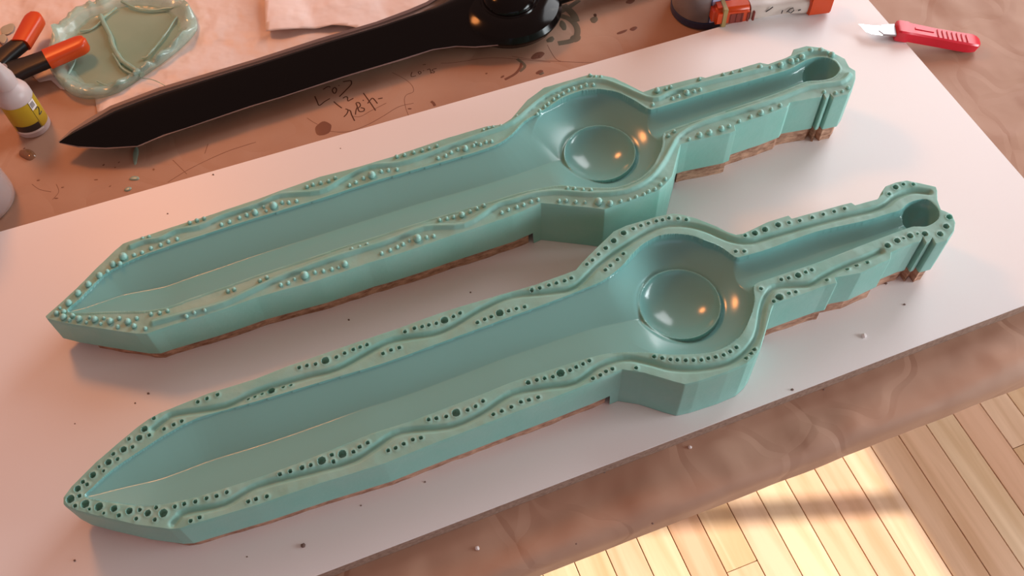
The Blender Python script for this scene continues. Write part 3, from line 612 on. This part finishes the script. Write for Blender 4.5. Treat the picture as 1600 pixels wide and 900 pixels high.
# ------------------------------------------------------------ folded green silicone skin
m_skin = mat('translucent_skin', (.56, .84, .74), .18, .6, trans=.45, sss=0, bump=(32, .9, .007), coat=.5)
m_skin.node_tree.nodes['Principled BSDF'].inputs['Alpha'].default_value = .58
m_res = mat('silicone_residue', (.33, .44, .33), .16, .5, var=(.24,.38,.28), scale=9)
ol = np.array([(80,107),(86,121),(101,140),(121,152),(148,155),(180,147),(204,134),(218,124),(236,112),(258,96),(284,75),(303,55),(309,40),(300,18),(288,6),(262,-4),(225,-8),(180,-2),(160,8),(140,12),(122,20),(104,38),(90,58),(80,82)], float)
rk = empty('silicone_skin', W(195, 75, ZK), 'pale green translucent silicone skin with folded rim, left of the black sword', 'silicone skin')
Z0 = ZK+.0050
cl_ = crom(ol, 5, True); cx = np.array([192., 74.]); cw = W(*cx, Z0)
bm = bmesh.new(); n = len(cl_); rings = []
prof = [(1.0,.000),(1.005,.005),(.99,.010),(.955,.0125),(.91,.0115),(.86,.0085),(.81,.0045),(.76,.0018),(.70,.0010),(.55,.0008),(.35,.0008),(.15,.0008)]
for s, h in prof:
    ring = []
    for k in range(n):
        q = W(*cl_[k], Z0); th = math.atan2(q.y-cw.y, q.x-cw.x); wv = nz(math.cos(th)*2, math.sin(th)*2, 1.7, 4)+.5*nz(math.cos(th)*7, math.sin(th)*7, 1.0, 6)+.3*nz(math.cos(th)*19, math.sin(th)*19, 1.0, 8)
        ss = s + (wv*.07 if .78 < s < .97 else wv*.05 if .74 < s <= .78 else 0); p = cw+(q-cw)*ss
        ring.append(bm.verts.new((p.x, p.y, Z0+h*(1+wv*.8)+(.0012*nz(p.x, p.y, 90, 2) if s < .98 else 0)*min(1, h/.004))))
    rings.append(ring)
for a, b in zip(rings, rings[1:]):
    for k in range(n): bm.faces.new((a[k], a[(k+1)%n], b[(k+1)%n], b[k]))
bm.faces.new(rings[-1]); bmesh.ops.recalc_face_normals(bm, faces=bm.faces)
o = child(obj('membrane', bm, m_skin, smooth=70), rk); s = o.modifiers.new('solid', 'SOLIDIFY'); s.thickness = .0007
o = child(sheet('residue_pool', [cw+(W(*q, Z0)-cw)*.79 for q in crom(ol, 2, True)], .004, lambda x, y, d: Z0+.0012+.0009*min(1, d/.02), m_res, None, 0), rk)
o['label'] = 'duller olive green film inside the folded rim'
m_fold = mat('skin_fold', (.42, .66, .55), .22, .5, trans=.35, alpha=.85, coat=.4)
for L, rd_ in (([(157,24),(163,38),(172,55),(177,72),(183,84),(192,96),(204,104),(214,111),(222,117)], .0036), ([(176,84),(184,97),(190,106),(200,112),(212,117)], .0017), ([(117,92),(113,104),(106,116),(101,124)], .0020), ([(106,118),(118,126),(128,133)], .0009), ([(222,122),(234,124),(246,128),(258,134)], .0006), ([(222,90),(230,88),(240,76),(255,58),(268,38),(276,26)], .0016), ([(152,127),(165,133),(176,135),(190,130),(203,122)], .0014), ([(125,48),(140,46),(152,38),(166,24),(182,12)], .0018), ([(190,2),(210,12),(235,16),(262,13),(285,11)], .0020)):
    P = crom(np.array(L, float), 5); P = [W(x, y, Z0+.0048) for x, y in P]
    P = [p+Vector((0, 0, .0012*nz(p.x, p.y, 70, 3))) for p in P]
    child(obj('fold', tube(P, [rd_*(.75+.5*abs(nz(p.x, p.y, 80, 1))) for p in P], 8, .8), m_fold, smooth=60), rk)

# ------------------------------------------------------------ spring clamp with orange tips
rk = empty('spring_clamp', W(20, 105, ZK), 'black metal spring clamp with two orange vinyl handle tips, at the left edge', 'clamp')
def paddle(a, b, wa, wb, z, th, m, name, n=9, rnd=True, z2=None):
    z2 = z if z2 is None else z2
    A = W(*a, z); B = W(*b, z2); s = pxm(*a, z); d = (B-A).normalized(); sd_ = d.cross(Vector((0,0,1))).normalized(); bm = bmesh.new(); prev = None
    L = (B-A).length; st = [0,.25,.5,.7,.82,.9,.955,.985,1.0] if rnd else [0,.33,.66,1.0]
    for t in st:
        hw_ = (wa+(wb-wa)*min(1, t*1.3))*s/2
        if rnd:
            rem = L*(1-t); rr = wb*s/2
            if rem < rr: hw_ = math.sqrt(max(0.03, 1-((rr-rem)/rr)**2))*rr
        c = A+(B-A)*t; hh = th/2*(1 if t < .97 or not rnd else .7); ring = []
        for k in range(16):
            a_ = 2*math.pi*k/16; ca, sa = math.cos(a_), math.sin(a_)
            ring.append(bm.verts.new(c+sd_*(math.copysign(abs(ca)**.55, ca)*hw_)+Vector((0,0,1))*(math.copysign(abs(sa)**.55, sa)*hh)))
        if prev:
            for k in range(16): bm.faces.new((prev[k], prev[(k+1)%16], ring[(k+1)%16], ring[k]))
        else: bm.faces.new(ring[::-1])
        prev = ring
    bm.faces.new(prev); bmesh.ops.recalc_face_normals(bm, faces=bm.faces)
    return child(obj(name, bm, m, smooth=50), rk)
paddle((33,70), (59,24), 27, 31, .012, .016, m_orange, 'handle_tip'); paddle((73,93), (137,66), 33, 30, .008, .017, m_orange, 'handle_tip')
paddle((-30,116), (35,67), 46, 27, .006, .013, m_clampb, 'handle_arm', rnd=False, z2=.012); paddle((-20,128), (77,91), 58, 32, .004, .013, m_clampb, 'handle_arm', rnd=False, z2=.008)
g = child(obj('pivot_pin', tube([W(6, 104, -.004), W(6, 104, .016)], .0035, 16), m_steel, smooth=50), rk)
paddle((-10,120), (-90,150), 46, 20, .004, .012, m_clampb, 'jaw', rnd=False); paddle((-20,118), (-90,120), 40, 18, .006, .010, m_clampb, 'jaw', rnd=False)

# ------------------------------------------------------------ small glue bottle with yellow label
bt = W(54, 198, ZK)
rk = empty('glue_bottle', bt, 'small white plastic glue bottle with yellow and black label, below the orange-tipped clamp', 'bottle')
m_wp = mat('white_plastic', (.56, .47, .46), .38, .5, sss=.2)
def arc_band(r, z0, z1, a0, a1, m, name, parent, n=24):
    vs = [(r*math.cos(a0+(a1-a0)*i/n), r*math.sin(a0+(a1-a0)*i/n), z) for i in range(n+1) for z in (z0, z1)]
    return obj(name, pyd(name, vs, [(2*i, 2*i+2, 2*i+3, 2*i+1) for i in range(n)]), m, parent, smooth=60)
rk.scale = (1.12, 1.12, 1.14); br_ = .0162
obj('body', lathe([(br_*.9,0),(br_,.0018),(br_,.044),(br_*.97,.048),(br_*.8,.053),(br_*.55,.056),(br_*.5,.058)], 40), m_wp, rk, smooth=40)
obj('cap', lathe([(.0105,.057),(.0105,.066),(.0095,.069),(.0055,.082),(.0030,.094),(.0022,.096)], 28), m_wp, rk, smooth=40)
m_yl = mat('label_yellow', (.48, .32, .02), .4); m_bk = mat('label_black', (.03, .022, .02), .4); m_wh = mat('label_white', (.8, .76, .74), .4)
vd = math.atan2(-bt.y, -bt.x)                # towards the camera
lb = arc_band(br_+.0002, .0085, .040, vd-1.35, vd+1.35, m_yl, 'label', rk)
arc_band(br_+.0004, .0095, .0170, vd-1.1, vd+.35, m_bk, 'black_band', lb); arc_band(br_+.0004, .0070, .0093, vd-1.1, vd+.45, m_wh, 'white_band', lb)
arc_band(br_+.0004, .0300, .0400, vd+.42, vd+.85, m_wh, 'barcode_patch', lb)
for k in range(5): arc_band(br_+.0006, .0325, .0385, vd+.47+.06*k, vd+.495+.06*k, m_bk, 'barcode_bar', lb, 2)
arc_band(br_+.0005, .0085, .0400, vd+.385, vd+.405, m_bk, 'label_seam', lb, 2)
def arc_stroke(L, r, m, name, parent, wd=.0005):
    P = crom(np.array(L, float), 5); return obj(name, tube([Vector((r*math.cos(a), r*math.sin(a), z)) for a, z in P], wd, 6), m, parent)
arc_stroke([(vd+.62,.0285),(vd+.74,.0295),(vd+.86,.0275),(vd+.80,.0245),(vd+.64,.0215),(vd+.78,.0210),(vd+.92,.0212)], br_+.0004, m_bk, 'label_print', lb)

# ------------------------------------------------------------ large translucent bottle at the left edge
bt = W(-32, 318, ZK); rk = empty('clear_bottle', bt, 'large clear plastic bottle cut off by the left edge, next to the white board', 'bottle')
m_clr = mat('clear_plastic', (.93, .86, .85), .12, .5, trans=.75, coat=.3); m_clr.node_tree.nodes['Principled BSDF'].inputs['IOR'].default_value = 1.3
o = obj('body', lathe([(.034,0),(.0375,.003),(.038,.010),(.0375,.035),(.034,.060),(.0285,.090),(.023,.115),(.019,.128),(.017,.132)], 48, False), m_clr, rk, smooth=50)
s = o.modifiers.new('solid', 'SOLIDIFY'); s.thickness = .0012
obj('base', lathe([(.002,.0015),(.034,.0006),(.0345,.0020),(.002,.0028)], 40, False), m_clr, rk, smooth=50)
obj('cap', lathe([(.0185,.131),(.0185,.145),(.012,.150),(.006,.165)], 32), m_wp, rk, smooth=40)

# ------------------------------------------------------------ blue-labelled jar, top edge
bt = W(1096, 14, ZK); rk = empty('jar', bt, 'grey jar with blue label and dark blue base, standing behind the orange-ended bar', 'jar')
rj = .036
m_jar = mat('jar_grey', (.34, .32, .33), .25, .5, var=(.22,.21,.23), scale=30, metal=.3); m_jb = mat('jar_blue', (.03, .05, .12), .3); m_jl = mat('jar_label', (.50, .53, .80), .4); m_jv = mat('jar_violet', (.16, .09, .30), .4)
obj('body', lathe([(rj*.97,.010),(rj,.011),(rj,.095),(rj*.9,.104)], 48), m_jar, rk, smooth=40)
obj('base_band', lathe([(rj*.95,0),(rj*1.02,.002),(rj*1.02,.010),(rj*.98,.0105)], 48), m_jb, rk, smooth=40)
obj('lid', lathe([(rj*.92,.104),(rj*.92,.118),(rj*.86,.120)], 48), m_jb, rk, smooth=40)
vd = math.atan2(-bt.y, -bt.x)
lb = arc_band(rj+.0003, .011, .092, vd+.30, vd+1.6, m_jl, 'label', rk)
arc_band(rj+.0005, .011, .092, vd+.27, vd+.31, m_jb, 'label_edge', lb, 3)
for k in range(6): arc_band(rj+.0006, .024+.011*k, .027+.011*k+.002*(k%2), vd+.5, vd+1.55, m_jv if k%2 else m_wh, 'label_stripe', lb)
arc_band(rj+.0006, .0135, .0150, vd+.34, vd+1.5, m_bk, 'label_stripe', lb)

# ------------------------------------------------------------ pale bar with orange end blocks
A = W(1112, 44, .001); B = W(1297, 22, .001); d = (B-A).normalized(); nr = Vector((-d.y, d.x, 0)); L = (B-A).length
rk = empty('bar_clamp', A, 'pale grey plastic bar with orange end blocks, at the top edge of the white board', 'clamp')
m_pg = mat('pale_grey_plastic', (.62, .55, .50), .4, .5, bump=(30, .5, .002)); m_dr = mat('dark_red_plastic', (.22, .03, .02), .35); m_kh = mat('khaki_band', (.36, .26, .10), .5)
def lbx(a0, a1, n0, n1, z0, z1, bev, m, name, par=None):
    c = d*((a0+a1)/2)+nr*((n0+n1)/2)+Vector((0,0,(z0+z1)/2)); return obj(name, box(c, a1-a0, n1-n0, z1-z0, d, nr, bev=bev), m, par or rk, smooth=40)
HB = .024
e1 = L*.335; e2_ = L*.80
b1 = lbx(0, e1, 0, .020, 0, HB, .005, m_orange, 'end_block')
lbx(L*.13, e1-.012, -.0004, .004, .0035, HB-.006, .0008, m_dr, 'recess', b1)
for k in range(5): lbx(L*.14+.0065*k, L*.14+.0065*k+.0022, -.0010, .003, .0045, HB-.007, .0004, m_dr, 'rib', b1)
lbx(L*.075, L*.115, -.0006, .0206, -.0004, HB+.0006, .0006, m_kh, 'band', b1)
lbx(e2_, L, -.001, .021, .001, HB+.003, .002, m_orange, 'end_block')
bm = bmesh.new(); prev = None
for t in np.linspace(0, 1, 15):
    c = d*(e1-.003+(e2_-e1+.006)*t)+nr*.010+Vector((0,0,.0115)); sq = 1-.10*math.sin(math.pi*t)+.05*math.sin(9*t); ring = []
    for k in range(20):
        a_ = 2*math.pi*k/20; ca, sa = math.cos(a_), math.sin(a_); ring.append(bm.verts.new(c+nr*(math.copysign(abs(ca)**.6, ca)*.0085*sq)+Vector((0,0,math.copysign(abs(sa)**.6, sa)*.0100*sq))))
    if prev:
        for k in range(20): bm.faces.new((prev[k], prev[(k+1)%20], ring[(k+1)%20], ring[k]))
    prev = ring
bmesh.ops.recalc_face_normals(bm, faces=bm.faces); gb = obj('grip', bm, m_pg, rk, smooth=50)
for (a0, z0, pts) in ((.085,.010,[(0,0),(.003,.004),(.006,.005),(.008,.001),(.005,-.002),(.002,0)]), (.079,.009,[(0,0),(.0005,.004)]), (.098,.010,[(0,0),(.003,.001)]), (.060,.014,[(0,0),(.004,.003),(.007,.006)]), (.118,.013,[(0,0),(.002,.002),(.003,.0)])):
    obj('ink_mark', tube([d*(a0+x)+nr*.0008+Vector((0,0,z0+z)) for x, z in pts], .0006, 6), m_bk, gb)

# ------------------------------------------------------------ red utility knife
A = W(1396, 65, .0015); B = W(1517, 87, -.0155); ax3 = (B-A); LK = ax3.length; ax3.normalize(); wd_ = Vector((-ax3.y, ax3.x, 0)).normalized(); hd = ax3.cross(wd_).normalized()
if hd.z < 0: hd = -hd
rk = empty('utility_knife', A, 'red plastic utility knife with exposed steel blade, resting across the right board edge', 'knife')
KW, KH = .0205, .0150
bm = bmesh.new(); prev = None
for t, w0, w1, h0, h1 in ((0,.001,KW-.001,.0005,KH*.92),(.03,0,KW,0,KH),(.14,0,KW,0,KH),(.17,.001,KW-.001,.0006,KH-.0006),(.5,.001,KW-.002,.0006,KH-.0006),(.9,.001,KW-.001,.0006,KH-.0006),(.97,.0015,KW,.001,KH-.001),(1.03,.003,KW-.001,.002,KH-.002),(1.07,.007,KW-.003,.004,KH-.0035)):
    c = ax3*(LK*t); r = .0016; ring = []
    for (x, y) in ((w0+r,h0),(w1-r,h0),(w1,h0+r),(w1,h1-r),(w1-r,h1),(w0+r,h1),(w0,h1-r),(w0,h0+r)): ring.append(bm.verts.new(c+wd_*x+hd*y))
    if prev:
        for k in range(8): bm.faces.new((prev[k], prev[(k+1)%8], ring[(k+1)%8], ring[k]))
    else: bm.faces.new(ring[::-1])
    prev = ring
bm.faces.new(prev); bmesh.ops.recalc_face_normals(bm, faces=bm.faces); hdl = obj('handle', bm, m_red, rk, smooth=25)
for k in range(7):
    t = LK*(.50+.062*k); obj('grip_rib', box(ax3*t+wd_*(KW*.42)+hd*(KH-.0002), .0022, KW*.62, .0016, (ax3+wd_*.35).normalized(), wd_, hd, bev=.0007), m_red, hdl, smooth=50)
obj('end_cap', box(ax3*(LK*1.045)+wd_*(KW*.60)+hd*(KH*.45), .0025, KW*.6, KH*.5, (ax3-wd_*.5).normalized(), wd_, hd, bev=.0006), m_clampb, rk)
obj('slider', box(ax3*(LK*.33)+wd_*(KW*.5)+hd*(KH-.0003), .022, .0035, .0012, ax3, wd_, hd, bev=.0004), m_red, hdl)
zb2 = .0085
def plate(pts, z0, z1, m, name):
    P = [W(x, y, z0)-A for x, y in pts]; return obj(name, prism([(p.x, p.y) for p in P], z0-A.z, z1-A.z), m, rk)
plate([(1341,38),(1347,38.5),(1360,40),(1376,41),(1380,50),(1379,56),(1362,54),(1352,50),(1346,43)], zb2, zb2+.0006, m_steel, 'blade')
plate([(1374,45),(1377,41),(1399,40),(1400,57),(1380,56),(1372,50)], zb2-.0012, zb2+.0014, mat('dull_steel', (.42,.42,.44), .4, .5, metal=.9), 'blade_holder')

# ------------------------------------------------------------ crumbs
m_cr = mat('crumb', (.20, .13, .11), .8); m_cw = mat('white_crumb', (.85, .80, .80), .6)
def crumb(x, y, r, m, z, name='crumb'):
    bm = bmesh.new(); bmesh.ops.create_icosphere(bm, subdivisions=1, radius=r)
    for v in bm.verts: v.co *= 1+.4*nz(v.co.x*900, v.co.y*900, 1, v.co.z*900)
    for v in bm.verts: v.co.x *= rng.uniform(1, 1.3); v.co.z *= .5
    p = W(x, y, z); return obj(name, bm, m, loc=(p.x, p.y, (z if z == 0 else kz(p.x, p.y))+r*.35))
for x, y, r, l in ((1413,476,.0013,'tiny dark crumb at the right, below the pommel end of the holed mould'),(1384,443,.0018,'thin dark sliver touching the front of the holed mould handle step'),
    (232,615,.0015,'tiny dark crumb left of centre between the two mould tips'),(211,630,.001,'smallest dark crumb just above the tip shoulder of the holed mould'),(117,662,.0008,'faint dark speck far left on the white board between the mould tips'),
    (117,876,.0013,'tiny reddish dark crumb at the bottom left corner below the holed mould tip'),(386,870,.0008,'faint dark speck near the bottom edge below the holed mould'),(545,500,.0013,'dark crumb between the moulds under the studded mould blade middle'),
    (735,457,.0011,'faint crumb between the moulds nearest the guard notch of the studded mould'),(333,273,.0012,'dark speck on the board behind the studded mould near its tip half'),(262,334,.0010,'faint speck closest behind the tip shoulder of the studded mould'),
    (564,790,.0009,'tiny speck on the board in front of the holed mould blade, left one of two'),(664,753,.0010,'tiny speck on the board in front of the holed mould blade, right one of two'),(1238,609,.0016,'small grey crumb close to the front board edge right of the holed guard'),(532,232,.0008,'faint speck on the board near its back edge below the handwriting')):
    tag(crumb(x, y, r*.8, m_cr, 0), l, 'crumb', 'dark crumbs on the white board')
tag(crumb(474, 853, .0020, m_cr, 0), 'elongated dark crumb near the bottom edge of the white board, largest one there', 'crumb')
tag(crumb(1349, 525, .0026, m_cw, 0), 'white crumb on the white board right of the nearer mould', 'crumb')
for x, y, r, l in ((746,857,.0024,'pale crumb at the left on the front brown paper strip'),(1078,699,.0022,'pale crumb on the brown paper close to the board edge at mid-strip'),(1160,602,.0012,'dark crumb beside the white board edge where the front strip narrows'),
    (944,738,.0012,'dark crumb on the brown paper touching the front board edge'),(1019,820,.0012,'dark crumb on the brown paper next to the floor edge'),(1287,609,.0009,'tiny dark crumb on the right part of the front brown strip'),(900,852,.001,'tiny dark crumb low on the brown paper near the bottom of the photo')):
    tag(crumb(x, y, r*.8, m_cw if r > .002 else m_cr, ZK), l, 'crumb', 'crumbs on the front strip of paper')
tag(crumb(1252, 799, .0022, m_cw, ZF, 'floor_crumb'), 'small white crumb lying on the sunlit floor planks', 'crumb')
